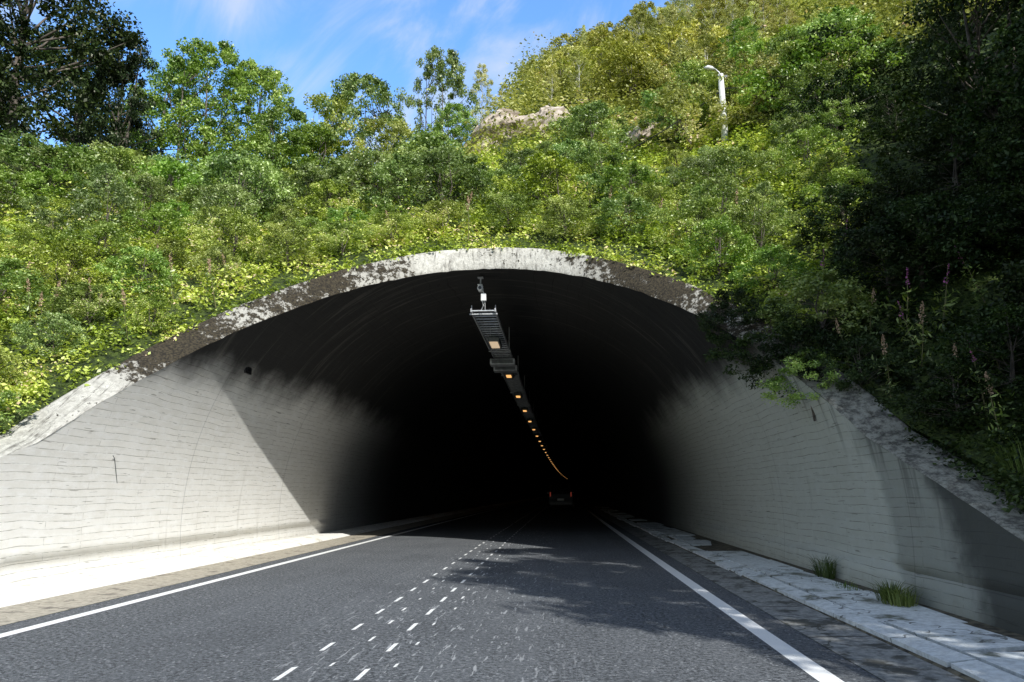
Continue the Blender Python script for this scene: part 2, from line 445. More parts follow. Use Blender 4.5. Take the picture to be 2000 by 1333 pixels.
# ------------------------------------------------------------------ hillside
xs_l = np.concatenate([np.arange(-120, -40, 8.0), np.arange(-40, -16, 2.0), np.arange(-16, CX-R2, .6), [CX-R2]])
xs_r = np.concatenate([[CX+R2], np.arange(CX+R2+.5, 20, .6), np.arange(20, 50, 2.0), np.arange(50, 130, 8.0)])
ysg = np.concatenate([np.arange(-60, -8, 6.0), np.arange(-8, 40, .8), np.arange(40, 90, 2.5), np.arange(90, 180, 10.0)])
V = []; F = []
def grid(xs, ysf, zf):
    b = len(V); m = None
    for x in xs:
        yv = ysf(x); zv = zf(x, yv); m = len(yv)
        for y, z in zip(yv, zv): V.append((x, y, z))
    for i in range(len(xs)-1):
        for j in range(m-1):
            a = b+i*m+j; F.append((a, a+m, a+m+1, a+1))
grid(xs_l, lambda x: ysg, lambda x, y: H(x, y)); grid(xs_r, lambda x: ysg, lambda x, y: H(x, y))
for sx in (-1, 1):
    b = len(V); xx = CX+sx*R2
    for y in ysg: V.append((xx, y, float(H(xx, y)))); V.append((xx-sx*.03, y, float(H(xx, y))-1.4))
    for j in range(len(ysg)-1): F.append((b+2*j, b+2*j+2, b+2*j+3, b+2*j+1))
sv = np.concatenate([np.arange(0, 12, .5), np.arange(12, 40, 2.0), np.arange(40, 175, 10.0)])
def zc(x, y):
    o = abs(x-CX); s = math.sqrt(max(0, 1-(o/R2)**2)); z0 = CZ+R2*s-.04
    w = np.maximum(smooth(0, 2.0, y-y[0]), smooth(R2-.35, R2, o)); return z0*(1-w)+H(x, y)*w+(y-y[0])*(1-w)*.6
grid(CX+R2*np.sin(np.linspace(-PI/2, PI/2, 61)), lambda x: y_rim_at(abs(x-CX))+sv, zc)
tag(objm('hillside', mesh_np('hillside', V, F, M_HILL, True)), kind='structure')

# ------------------------------------------------------------------ foliage generators
def unit(n):
    v = rng.normal(size=(n, 3)); return v/np.linalg.norm(v, axis=1, keepdims=True)
def leaf_arrays(P, out, L, up=.5, asp=.55, outw=.4):
    n = len(P)
    N = unit(n)*.8+np.array([0, 0, up])+out*outw
    N /= np.linalg.norm(N, axis=1, keepdims=True)
    U = np.cross(N, unit(n)); U /= np.linalg.norm(U, axis=1, keepdims=True)
    W = np.cross(N, U)
    L = (L*(.6+.8*rng.random(n)))[:, None]
    V = np.empty((n, 4, 3)); V[:, 0] = P-U*L*.5; V[:, 1] = P+W*L*asp*.5-U*L*.08-N*L*.08; V[:, 2] = P+U*L*.5; V[:, 3] = P-W*L*asp*.5-U*L*.08-N*L*.08
    return V.reshape(-1, 3)
def leaf_mesh(name, V, mat):
    n = len(V)//4; return mesh_np(name, V, np.arange(n*4).reshape(n, 4), mat)
def crown(Cs, rad, per, L, flat=.7, up=.5, asp=.55):
    k = len(Cs); idx = np.repeat(np.arange(k), per)
    d = unit(len(idx)); r = rng.random(len(idx))**.45
    off = d*r[:, None]*np.asarray(rad)[idx][:, None]; off[:, 2] *= flat
    return leaf_arrays(Cs[idx]+off, d, L, up, asp)
def broad(name, h, rx, z0, k, per, L, leaf, bark, lobe=.95, tr=.16, seedv=0, narrow=1.0, multi=1, asp=.55):
    r = random.Random(seedv)
    Cs = []; rad = []
    while len(Cs) < k:
        a = r.random()*2*PI; t = r.random()
        z = z0+(h-z0)*t
        prof = math.sin(PI*min(1, (t*.86+.12)))**.65
        rr = rx*prof*(.35+.65*math.sqrt(r.random()))*narrow*(1+.25*math.sin(3*a+seedv))
        Cs.append((rr*math.cos(a), rr*math.sin(a), z-lobe*.4)); rad.append(lobe*(.55+.75*r.random())*(1-.35*t))
    Cs = np.array(Cs); rad = np.array(rad)
    Vl = crown(Cs, rad, per, L, asp=asp)
    mb = MB()
    for m_ in range(multi):
        lean = Vector((r.uniform(-.12, .12), r.uniform(-.12, .12), 0))*(2 if multi > 1 else 1)
        path = [Vector((0, 0, -.6)), Vector((r.uniform(-.05, .05), 0, h*.15))+lean*h*.15, Vector((r.uniform(-.15, .15), r.uniform(-.1, .1), h*.45))+lean*h*.4, Vector((r.uniform(-.2, .2), r.uniform(-.2, .2), h*.9))+lean*h*.5]
        mb.tube(path, [tr*1.2, tr, tr*.6, tr*.12], 7)
    tk = path
    for i in range(0, k, max(1, k//34)):
        c = Vector(Cs[i]); zb = max(h*.12, c.z-(.25+.35*r.random())*h*.5)
        f = min(1, zb/(h*.9)); b = tk[1].lerp(tk[3], f); b.z = zb
        midp = b.lerp(c, .5)+Vector((r.uniform(-.2, .2), r.uniform(-.2, .2), -.01*h))
        mb.tube([b, midp, c], [tr*.38*(1-f*.5), tr*.22, tr*.05], 5, False)
    return leaf_mesh(name+'_crown', Vl, leaf), mb.mesh(name+'_trunk', bark, True)
def conifer(name, h, r0, k, per, L, leaf, bark, seedv=0):
    r = random.Random(seedv); Cs = []; rad = []
    mb = MB(); mb.tube([(0, 0, -.5), (0, 0, h*.5), (0, 0, h)], [.12, .07, .015], 6)
    for i in range(k):
        t = (i+.5)/k; z = h*(.08+.92*t); rr = r0*(1-t)**.85*(.5+.5*r.random()); a = i*2.4
        Cs.append((rr*math.cos(a), rr*math.sin(a), z-rr*.25)); rad.append(.22+.5*(1-t))
        if i % 3 == 0: mb.tube([(0, 0, z), (rr*math.cos(a), rr*math.sin(a), z-rr*.3)], [.03, .01], 4, False)
    Vl = crown(np.array(Cs), np.array(rad), per, L, .5, .3, .4)
    return leaf_mesh(name+'_crown', Vl, leaf), mb.mesh(name+'_trunk', bark, True)
KINDS = {}
def kind(key, h, meshes): KINDS[key] = (h, meshes)
kind('dark', 12, broad('dark', 12, 4.0, 3.2, 120, 190, .18, L_DARK, M_BARK, 1.0, tr=.22, seedv=1))
kind('dark2', 12, broad('darkb', 12, 3.2, 2.2, 110, 190, .18, L_DARK, M_BARK, .9, tr=.18, seedv=2, multi=2))
kind('alder', 10, broad('alder', 10, 3.2, .6, 320, 115, .125, L_ALDER, M_BARK, .54, tr=.1, seedv=3, multi=2))
kind('alder2', 10, broad('alderb', 10, 2.8, .5, 250, 115, .125, L_ALDER, M_BARK, .52, tr=.1, seedv=5))
kind('birch', 9, broad('birch', 9, 1.6, 1.6, 110, 90, .12, L_BIRCH, M_BIRCH, .45, tr=.07, seedv=6))
kind('birch2', 9, broad('birchb', 9, 2.2, 1.0, 140, 90, .13, L_HILL, M_BIRCH, .52, tr=.07, seedv=8, multi=2))
kind('fir', 8, conifer('fir', 8, 1.5, 80, 80, .15, L_BIRCH, M_BARK, 3))
kind('caster', 14, broad('shade', 14, 4.2, 3.5, 110, 85, .36, L_DARK, M_BARK, 1.15, tr=.25, seedv=12))
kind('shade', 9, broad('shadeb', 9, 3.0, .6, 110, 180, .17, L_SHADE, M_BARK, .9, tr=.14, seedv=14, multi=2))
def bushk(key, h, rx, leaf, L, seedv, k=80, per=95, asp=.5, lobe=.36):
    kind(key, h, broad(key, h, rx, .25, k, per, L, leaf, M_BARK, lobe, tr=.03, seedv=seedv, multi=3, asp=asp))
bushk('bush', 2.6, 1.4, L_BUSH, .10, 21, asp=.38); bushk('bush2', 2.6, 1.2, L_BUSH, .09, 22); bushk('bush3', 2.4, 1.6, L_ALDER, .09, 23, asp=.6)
bushk('bush4', 2.2, 1.3, L_WEED, .085, 24); bushk('shrubshade', 2.4, 1.6, L_SHADE, .10, 25); bushk('hillbush', 3.2, 2.1, L_HILL, .14, 26, 75, 100, lobe=.45)
def plant(key, name, x, y, hgt, label, cat, group=None, wide=1.0, z=None, tilt=0, rz=None):
    h0, (cm, tm) = KINDS[key]
    zz = float(H(x, y)) if z is None else z
    r = empty(name, (x, y, zz), label, cat, group, random.random()*6.28 if rz is None else rz)
    s = hgt/h0; r.scale = (s*wide, s*wide, s); r.rotation_euler.x = tilt
    objm('crown' if cat == 'tree' else 'foliage', cm, r); objm('trunk' if cat == 'tree' else 'stem', tm, r)
    return r
def plant_px(key, name, u, vtop, Y, label, cat='tree', group=None, wide=1.0, minh=1.5):
    p = at(u, vtop, Y); h = max(minh, p.z-float(H(p.x, Y)))
    return plant(key, name, p.x, Y, h, label, cat, group, wide)

# ---- left trees
plant_px('dark', 'broadleaf_tree', 95, -130, 25, 'tall dark broadleaf tree with pale forked trunk at the far left', wide=.95)
plant_px('dark2', 'broadleaf_tree', 255, 60, 28, 'dark narrow tree just right of the tall dark broadleaf tree', wide=.65)
plant_px('dark2', 'broadleaf_tree', -60, -60, 22, 'dark tree cut by the left edge of the view', wide=1)
plant_px('dark', 'broadleaf_tree', 150, 60, 33, 'dark tree filling the gap behind the two dark left trees', wide=1.0)
plant_px('alder', 'broadleaf_tree', 420, 80, 32, 'bright green rounded tree with the highest top left of the sky gap', wide=.95)
plant_px('alder2', 'broadleaf_tree', 350, 115, 34, 'green tree squeezed between the dark trees and the bright rounded tree', wide=1)
plant_px('alder', 'broadleaf_tree', 500, 120, 34, 'green tree leaning on the right flank of the bright rounded tree', wide=.8)
plant_px('alder2', 'broadleaf_tree', 560, 205, 32, 'short green tree right of the tree that flanks the bright rounded tree', wide=1.1)
plant_px('alder', 'broadleaf_tree', 712, 148, 36, 'olive green airy tree standing alone in the middle of the skyline', wide=.9)
plant_px('birch2', 'broadleaf_tree', 652, 182, 35, 'smaller airy tree touching the left side of the lone middle tree', wide=1.0)
plant_px('birch2', 'broadleaf_tree', 765, 232, 35, 'low tree dipping down at the right foot of the lone middle tree', wide=1.2)
plant_px('alder2', 'broadleaf_tree', 612, 250, 33, 'lowest bushy tree in the notch left of the lone middle tree', wide=1.5)
plant_px('alder', 'broadleaf_tree', 868, 92, 38, 'upright green tree left of the rock outcrop at the foot of the hill', wide=.62)
plant_px('birch', 'birch_tree', 940, 122, 40, 'slender birch with thin pale stem between the upright tree and the rocks', wide=.6)
plant_px('alder2', 'broadleaf_tree', 885, 200, 34, 'small green tree below the slender birch', wide=.9)
# ---- ridge and hill trees
ridge = [(985, 165, 48, 'birch2'), (1030, 120, 50, 'fir'), (1080, 92, 50, 'birch'), (1140, 50, 52, 'fir'), (1190, 70, 50, 'birch2'), (1245, 8, 54, 'birch'), (1290, 30, 52, 'birch2'), (1345, -30, 54, 'birch'), (1400, -40, 56, 'birch2'), (1455, -70, 56, 'birch')]
for u, v, Y, k in ridge:
    nm = {'fir': 'conifer_tree', 'birch': 'birch_tree', 'birch2': 'birch_tree'}[k]
    lb = {'fir': 'small pointed yellow-green conifer on the skyline of the sunlit hill', 'birch': 'thin pale birch on the skyline of the sunlit hill', 'birch2': 'bushy light green birch on the skyline of the sunlit hill'}[k]
    plant_px(k, nm, u, v, Y, lb, group='skyline trees on the hill: '+k, wide=.85)
ROCKS = [(985, 266, 34, 1.9, 1.5, 1.0), (1072, 248, 35, 1.4, 1.2, 1.0), (1240, 290, 31, 2.0, 1.3, .6), (945, 294, 32.5, 1.2, .9, .5)]
RP = [at(u, v, Y) for u, v, Y, *_ in ROCKS]
def rock_clear(x, y, h):
    zt = float(H(x, y))+h
    for p in RP:
        if (x-p.x)**2+(y-p.y)**2 < 1.4**2: return False
        if y < p.y and abs(x/y-p.x/p.y) < .055 and (zt-CAMZ)/y > (p.z-CAMZ)/p.y-.022: return False
    return True
LY = 27.0
def lamp_clear(x, y, h):
    return not (y < LY+.6 and abs(x/y-.24) < .085 and (float(H(x, y))+h-CAMZ)/y > .485)
def skyl(u): return np.interp(u, [880, 950, 1000, 1080, 1140, 1240, 1320, 1500, 1800], [260, 225, 180, 110, 70, 35, -10, -80, -200])
n_ = 0; tr_ = 0
while n_ < 95 and tr_ < 3000:
    tr_ += 1
    Y = random.uniform(33, 66); u = random.uniform(960, 1830); p = at(u, 200, Y); x = p.x
    z = float(H(x, Y)); hh = random.uniform(2.6, 6.0)
    if Y < 40: hh *= .7
    zt = at(u, float(skyl(u)), Y).z
    if zt-z < 1.8: continue
    hh = min(hh, zt-z)
    if not rock_clear(x, Y, hh): continue
    k = random.choice(['birch', 'birch', 'birch2', 'birch2', 'alder2', 'fir', 'hillbush', 'hillbush'])
    cat = 'bush' if k == 'hillbush' else 'tree'
    nm = {'fir': 'conifer_tree', 'birch': 'birch_tree', 'birch2': 'birch_tree', 'alder2': 'broadleaf_tree', 'hillbush': 'shrub'}[k]
    lb = {'fir': 'small conifer scattered among the sunlit birches below the hill skyline', 'birch': 'thin birch scattered on the sunlit hill slope below the skyline', 'birch2': 'bushy pale birch scattered on the sunlit hill slope below the skyline', 'alder2': 'round green tree scattered on the sunlit hill slope', 'hillbush': 'yellowish shrub scattered on the sunlit hill slope'}[k]
    plant(k, nm, x, Y, hh, lb, cat, 'plants scattered on the sunlit hill: '+nm.replace('_', ' ')+(' bushy' if k == 'birch2' else ''), random.uniform(.9, 1.3)); n_ += 1

# ---- rock outcrops
from mathutils import noise as mn
def rock(i, label, seedv):
    p = RP[i]; sx, sy, sz = ROCKS[i][3:]
    bm = bmesh.new(); bmesh.ops.create_icosphere(bm, subdivisions=4, radius=1)
    for vv in bm.verts:
        q = vv.co.copy(); n1 = mn.noise(q*1.1+Vector((seedv, 0, 0))); c = mn.cell(q*1.6+Vector((seedv, 3, 1)))
        vv.co = q*(1+.35*n1+.13*c+.06*mn.noise(q*4))
    me = bpy.data.meshes.new('rock_outcrop'); bm.to_mesh(me); bm.free(); me.materials.append(M_ROCK)
    o = objm('rock_outcrop', me); o.location = (p.x, p.y, max(float(H(p.x, p.y))-.1, p.z-.35)); o.scale = (sx, sy, sz); o.rotation_euler = (-.7, -.5, seedv*.3)
    tag(o, label, 'rock')
rock(0, 'tan rock outcrop nearest the slender birch, left of the other large rocks', 1)
rock(1, 'tan rock face just right of the outcrop nearest the birch', 2.3)
rock(2, 'low tan rock slab lying in bushes left of the lamp post', 4.1)
rock(3, 'small low rock at the lower left foot of the outcrop nearest the birch', 5.2)

# ---- bushes on the embankment
placed = []; n_ = 0; tries = 0
while n_ < 150 and tries < 6000:
    tries += 1
    y = random.uniform(14.5, 31); x = random.uniform(-.72*y-3, .42*y)
    o = abs(x-CX)
    lim = 20.0 if o < 7 else 17.0
    if x > 4: lim = 15.5
    if y < lim: continue
    if any((x-a)**2+(y-b)**2 < 1.15**2 for a, b in placed): continue
    hh = random.uniform(1.2, 2.5)+(.5 if y > 24 else 0)
    if y < 20: hh *= .75
    while hh > .9 and not (rock_clear(x, y, hh) and lamp_clear(x, y, hh)): hh -= .2
    if hh <= .9: continue
    placed.append((x, y))
    shade = x > .33*y+1.5
    k = 'shrubshade' if shade else random.choice(['bush', 'bush2', 'bush3', 'bush', 'bush4', 'bush3'])
    if x > 2 and y > 27: k = random.choice(['bush3', 'hillbush', 'bush4'])
    if shade: lb, g = 'dark shaded shrub in the thicket right of the tunnel mouth', 'shaded shrubs right of the tunnel'
    elif k == 'bush4': lb, g = 'yellow-green bush in the sunlit thicket above the tunnel arch', 'yellow-green bushes above the arch'
    else: lb, g = 'green bush in the sunlit thicket above the tunnel arch', 'green bushes above the arch'
    plant(k, 'shrub', x, y, hh, lb, 'bush', g, random.uniform(.9, 1.3)); n_ += 1
n_ = 0; tries = 0
while n_ < 50 and tries < 4000:
    tries += 1
    y = random.uniform(9.5, 20); x = random.uniform(-.8*y-1, 4.5)
    o = abs(x-CX)
    if o < R2+.9 and y < float(y_rim_at(min(o, R2)))+1.0: continue
    if any((x-a)**2+(y-b)**2 < 1.2**2 for a, b in placed): continue
    placed.append((x, y))
    plant(random.choice(['bush4', 'bush4', 'bush3']), 'shrub', x, y, random.uniform(.7, 1.3), 'low bramble-like bush in the weeds close around the arch rim', 'bush', 'low bushes close to the rim', random.uniform(1.0, 1.5)); n_ += 1

# ---- right-hand shaded bank
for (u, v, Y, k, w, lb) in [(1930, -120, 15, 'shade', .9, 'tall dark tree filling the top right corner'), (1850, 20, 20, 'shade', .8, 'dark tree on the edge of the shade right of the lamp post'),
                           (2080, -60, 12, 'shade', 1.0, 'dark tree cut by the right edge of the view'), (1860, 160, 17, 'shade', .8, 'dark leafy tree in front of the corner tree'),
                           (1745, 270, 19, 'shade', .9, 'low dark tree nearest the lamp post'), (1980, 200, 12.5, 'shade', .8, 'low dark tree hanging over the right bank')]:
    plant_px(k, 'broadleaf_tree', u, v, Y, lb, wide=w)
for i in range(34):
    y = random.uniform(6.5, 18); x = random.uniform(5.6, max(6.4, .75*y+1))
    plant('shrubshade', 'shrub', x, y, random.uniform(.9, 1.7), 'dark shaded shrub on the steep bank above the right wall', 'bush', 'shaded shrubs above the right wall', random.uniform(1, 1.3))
plant('shrubshade', 'shrub', 3.3, 13.6, 1.1, 'dark shrub highest up on the right shoulder of the arch rim', 'bush', None, 1.0, z=4.0)
plant('shrubshade', 'shrub', 3.7, 12.8, 1.25, 'dark shrub spilling over the right shoulder of the arch rim', 'bush', None, 1.1, z=3.3)
plant('bush3', 'shrub', 3.95, 11.7, .9, 'small green shrub hanging over the top of the right side wall', 'bush', None, 1.2, z=2.65)
plant('shrubshade', 'shrub', 4.05, 12.3, 1.1, 'dark shrub behind the small green shrub on the right side wall', 'bush', None, 1.2, z=2.95)
plant('shrubshade', 'shrub', 4.6, 11.3, 1.0, 'dark shrub just right of the small green shrub on the side wall', 'bush', None, 1.1, z=2.7)
plant('shrubshade', 'shrub', 5.0, 9.6, .85, 'low dark shrub on the bank above the lower right wall', 'bush', None, 1.3)
# ---- trees beyond the right edge of the view
for x, y, hh, w in [(9.9, 1.0, 14.5, .66), (9.0, -1.6, 14.5, .58), (13, 1.5, 14, 1), (13.0, 6.5, 13, .8), (17, 8, 15, 1), (18, 14, 14, 1), (24, 19, 15, 1.1), (31, 27, 15, 1.1), (22, 2, 15, 1.1)]:
    plant('caster', 'broadleaf_tree', x, y, hh, 'tall roadside tree on the bank beyond the right edge of the view', 'tree', 'tall trees beyond the right edge', w)

# ------------------------------------------------------------------ ground cover (one mass)
def cover(name, n, xr, yr, rad, hgt, per, L, mat, cond, near=14, extra=None, asp=.6):
    x = rng.uniform(*xr, n); y = rng.uniform(*yr, n)
    d = np.hypot(x, y); keep = rng.random(n) < np.minimum(1, (near/d)**1.3)
    x = x[keep]; y = y[keep]
    if extra is not None: x = np.concatenate([x, extra[0]]); y = np.concatenate([y, extra[1]])
    o = np.abs(x-CX); yr_ = y_rim_at(np.minimum(o, R2))
    thr = np.where((x > 0) & (y < 12.3), R1+.33, R2+.12)
    keep = ~((o < thr) & (y < yr_+.12)) & cond(x, y)
    x = x[keep]; y = y[keep]; d = np.hypot(x, y)
    z = H(x, y)
    tall = rng.random(len(x)) < .16
    r_ = rad*(.6+.8*rng.random(len(x)))*np.clip(d/16, .7, 2.5)*np.where(tall, .75, 1); hh = hgt*(.35+rng.random(len(x))**1.5*1.1)*np.clip(d/20, .8, 2)*np.where(tall, 2.0, 1)
    o = np.abs(x-CX); s = np.sqrt(np.clip(1-(o/R2)**2, 0, 1)); ww = np.where((o < R2) & (y > 10), smooth(0, 2, y-y_rim_at(np.minimum(o, R2))), 1)
    z = z*ww+(CZ+R2*s-.04)*(1-ww); hh = hh*(.6+.4*ww); edge = np.abs(o-R2) < .6; hh = np.where(edge, hh*.6, hh); r_ = np.where(edge | (ww < .5), r_*.75, r_)
    z = np.where((o < R2+.05) & (y < 12.3) & (x > 0), z_rim(y)+.02, z)
    P0 = np.stack([x, y, z], 1); k = len(x); idx = np.repeat(np.arange(k), per)
    dd = unit(len(idx)); dd[:, 2] = np.abs(dd[:, 2]); rr = rng.random(len(idx))**.35
    P = P0[idx]+dd*rr[:, None]*np.stack([r_[idx], r_[idx], hh[idx]], 1)
    LL = L*np.clip(d[idx]/17, .7, 2.2)
    V = leaf_arrays(P, dd, LL, .7, asp, .5)
    return objm(name, leaf_mesh(name, V, mat))
an = rng.uniform(0, PI, 1100); ro = R2+rng.random(1100)*.9; ex = CX+ro*np.cos(an)
oo = np.minimum(np.abs(ex-CX), R2); ey = y_rim_at(oo)+.15+rng.random(1100)**1.5*1.8
lx = np.concatenate([ex, -8.1-rng.random(500)**1.5*2.8]); ly = np.concatenate([ey, rng.uniform(5, 11.5, 500)])
rx_ = 4.55+rng.random(620)**1.5*2.2; ry_ = rng.uniform(4, 13, 620)
tag(cover('undergrowth', 14500, (-24, 8), (6.5, 30), .32, .5, 40, .085, L_WEED, lambda x, y: (x < .36*y+1.2) & (x > -.95*y-6) & ~((x > 4) & (y < 13)), extra=(lx, ly)),
    'dense sunlit green weeds and brambles covering the embankment around the arch', 'undergrowth', kind='stuff')
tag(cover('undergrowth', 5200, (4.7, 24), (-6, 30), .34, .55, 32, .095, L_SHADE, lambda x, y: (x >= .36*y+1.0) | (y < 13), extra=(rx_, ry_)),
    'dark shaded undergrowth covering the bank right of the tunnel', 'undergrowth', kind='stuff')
tag(cover('undergrowth', 8500, (-10, 50), (29, 74), .55, .8, 26, .10, L_HILL, lambda x, y: x > -9, near=40),
    'light yellow-green scrub covering the sunlit hillside behind the embankment', 'undergrowth', kind='stuff')

# ------------------------------------------------------------------ flowering and seeding stalks
def stalk(nm, col, h, seedv, fn, fw, fl):
    r = random.Random(seedv); ms = MB(); ms.tube([(0, 0, -.1), (.03, 0, h*.5), (.02, .03, h)], [.01, .007, .003], 5)
    n = 60
    P = np.array([(r.gauss(0, .08), r.gauss(0, .08), h*.08+h*.6*r.random()) for _ in range(n)])
    lm = leaf_mesh('leaves', leaf_arrays(P, unit(n), .10, .3, .28), L_BUSH)
    P = np.array([(lambda t: (r.gauss(.02, fw*(1.15-t)), r.gauss(.02, fw*(1.15-t)), h*.7+h*.32*t))(r.random()) for _ in range(fn)])
    fm = leaf_mesh('flower_spike', leaf_arrays(P, unit(fn), fl, .1, .6), col)
    return ms.mesh('stem', M_STEM), lm, fm
ST = {'fireweed': stalk('f', M_PINK, 1.0, 1, 30, .016, .03), 'seed': stalk('s', M_SEED, 1.0, 2, 90, .03, .033)}
def put_stalk(kind_, x, y, s, label, group, z=None):
    a, b, c = ST[kind_]; zz = float(H(x, y)) if z is None else z
    r = empty('fireweed_plant' if kind_ == 'fireweed' else 'seeding_weed', (x, y, zz), label, 'plant', group, random.random()*6)
    r.rotation_euler.x = random.uniform(-.25, .25); r.rotation_euler.y = random.uniform(-.25, .25); r.scale = (s, s, s)
    objm('stem', a, r); objm('leaves', b, r); objm('flower_spike', c, r)
for (u, v) in [(1650, 495), (1770, 600), (1925, 545), (1960, 700), (1790, 640), (1930, 770), (1985, 420), (1610, 560), (1840, 600)]:
    p = hill_hit(u, v+60, 7); put_stalk('fireweed', p.x, p.y, random.uniform(.85, 1.2), 'magenta flowering stalk on the shaded right bank', 'fireweed on the right bank')
for (u, v) in [(1700, 640), (1800, 700), (1660, 690), (1890, 760), (1740, 740), (1960, 830)]:
    p = hill_hit(u, v+40, 7); put_stalk('seed', p.x, p.y, random.uniform(.8, 1.1), 'brownish seeding stalk on the shaded right bank', 'seeding stalks on the right bank')
for (u, v) in [(60, 600), (75, 640), (180, 590), (175, 615), (430, 510), (445, 530), (300, 520), (30, 560), (250, 640), (340, 560), (110, 560), (400, 540), (420, 560), (90, 620)]:
    p = hill_hit(u, v+35, 9); put_stalk('seed', p.x, p.y, random.uniform(.7, 1.0), 'pale brown seeding stalk among the sunlit weeds left of the arch', 'seeding stalks left of the arch')
for (u, v) in [(905, 410), (915, 430), (1180, 405), (1470, 410), (1280, 420), (1380, 440), (770, 440), (1090, 430), (1330, 430), (1430, 430)]:
    p = hill_hit(u, v+40, 16); put_stalk('seed', p.x, p.y, random.uniform(.8, 1.2), 'pale brown seeding stalk standing above the arch crown', 'seeding stalks above the arch')

# ------------------------------------------------------------------ grass tufts by the right wall
def tuft(x, y, n, h, w, label, zb=.1):
    mbv = []
    for i in range(n):
        a = random.random()*6.28; r0 = random.random()**.6*w; b = Vector((r0*math.cos(a)*.5, r0*math.sin(a), 0)); hh = h*random.uniform(.3, 1.1)
        ln = Vector((math.cos(a), math.sin(a), 0))*hh*random.uniform(.1, .9); s = Vector((-math.sin(a), math.cos(a), 0))*.005
        m = b+ln*.35+Vector((0, 0, hh*.6)); tpt = b+ln+Vector((0, 0, hh*.8))
        mbv += [b-s, b+s, m+s*.8, m-s*.8, m-s*.8, m+s*.8, tpt+s*.1, tpt-s*.1]
    o = objm('grass_tuft', leaf_mesh('grass_tuft', np.array([tuple(p) for p in mbv]), M_GRASS)); o.location = (x, y, zb); tag(o, label, 'grass tuft')
tuft(4.02, 12.0, 160, .42, .25, 'taller thin grass tuft at the foot of the right wall, farther along', .08)
tuft(3.9, 9.3, 420, .28, .34, 'wide dense grass tuft at the foot of the right wall, nearest the camera', .08)
tuft(3.85, 10.7, 60, .12, .3, 'tiny sparse weeds in the dirt between the two big grass tufts', .08)
tuft(5.0, 8.4, 420, .45, .5, 'pale long grass hanging over the top of the right wall', 1.55)

# ------------------------------------------------------------------ cable ladder, lamps, boxes, security camera in the vault
LX = -1.84; TZ = 5.78
lad = empty('cable_ladder', (LX, 17.8, TZ), 'long grey metal cable ladder hanging under the middle of the tunnel vault', 'cable tray')
def bx(y): return float(bend(y))
for s in (-1, 1):
    mb = MB()
    for y in range(0, 110, 5):
        y0 = 17.8+y; mb.box((LX+s*.3+bx(y0+2.5), y0+2.5, TZ), (.03, 5.0, .09))
    mb.build('side_rail', M_METAL, lad, world=True)
mb = MB(); y = 17.85
while y < 60: mb.box((LX+bx(y), y, TZ-.01), (.57, .05, .025)); y += .3
mb.build('rungs', M_METAL, lad, world=True)
for i in range(18):
    y = 18.0+i*5
    mb = MB()
    for s in (-1, 1): mb.tube([(LX+s*.3+bx(y), y, TZ), (LX+s*.3+bx(y), y, 5.95 if i == 0 else 6.5)], .012, 5)
    mb.box((LX+bx(y), y, TZ-.06), (.7, .05, .03)); mb.build('hanger', M_METAL, lad, world=True)
mb = MB()
for k_, dx in enumerate((-.2, -.12, .16)):
    mb.tube([(LX+dx+bx(y)+.015*math.sin(y*1.3+k_), y, TZ+.03+.01*math.sin(y+k_)) for y in np.arange(17.9, 100, 1.0)], .018, 5)
mb.build('cables', M_BLACK, lad, world=True)
mh = MB(); mh.box((0, 0, 0), (.34, 1.05, .12)); mh.box((0, 0, .08), (.1, .9, .05)); me_h = mh.mesh('housing', M_GREY, bevel=.012)
mg = MB(); mg.box((0, 0, -.075), (.24, .85, .03)); me_g0 = mg.mesh('diffuser', M_LAMP0, bevel=.006)
mg = MB(); mg.box((0, 0, -.075), (.18, .5, .03)); me_g1 = mg.mesh('diffuser', M_LAMP1, bevel=.006)
yl = [21.2+6*i for i in range(22)]+[154.2+11*i for i in range(9)]
for i, y in enumerate(yl):
    if i == 0: lb, g = 'pale strip lamp under the cable ladder, nearest the tunnel mouth', None
    elif i < 4: lb, g = ['amber strip lamp under the cable ladder, second from the mouth', 'amber strip lamp under the cable ladder, third from the mouth', 'amber strip lamp under the cable ladder, fourth from the mouth'][i-1], None
    else: lb, g = 'small amber lamp in the receding row deep inside the tunnel', 'lamps receding deep in the tunnel'
    r = empty('tunnel_lamp', (LX+bx(y), y, TZ-.14), lb, 'lamp', g)
    objm('housing', me_h, r); objm('diffuser', me_g0 if i == 0 else me_g1, r)
for y, lb in ((24.3, 'dark grey equipment box under the cable ladder, nearer of the pair'), (25.6, 'dark grey equipment box under the cable ladder, farther of the pair')):
    r = empty('equipment_box', (LX+bx(y), y, TZ-.2), lb, 'equipment box')
    mb = MB(); mb.box((0, 0, 0), (.82, .5, .2)); mb.build('case', M_METAL, r, bevel=.015)
    mb = MB(); mb.box((0, -.262, 0), (.7, .02, .13)); mb.build('front_panel', M_GREY, r)
r = empty('security_camera', (-1.87, 17.75, 6.25), 'white security camera on a bracket at the crown of the tunnel mouth', 'security camera')
mb = MB(); mb.tube([(0, 0, .34), (0, 0, .06)], .02, 8); mb.box((0, 0, .34), (.14, .14, .02)); mb.build('bracket', M_METAL, r)
mb = MB(); mb.tube([(0, .12, .06), (0, .1, .06), (0, -.12, .05), (0, -.14, .05)], [.06, .072, .072, .06], 14); mb.box((0, -.04, .13), (.12, .24, .012)); mb.build('body', M_WHITE, r, True)
mb = MB(); mb.tube([(0, -.135, .05), (0, -.155, .05)], .045, 12); mb.build('lens', M_BLACK, r)
mb = MB(); mb.box((.08, .0, -.16), (.13, .1, .19)); mb.tube([(.08, 0, -.06), (.04, 0, .05)], .015, 6); mb.build('control_box', M_WHITE, r, bevel=.01)
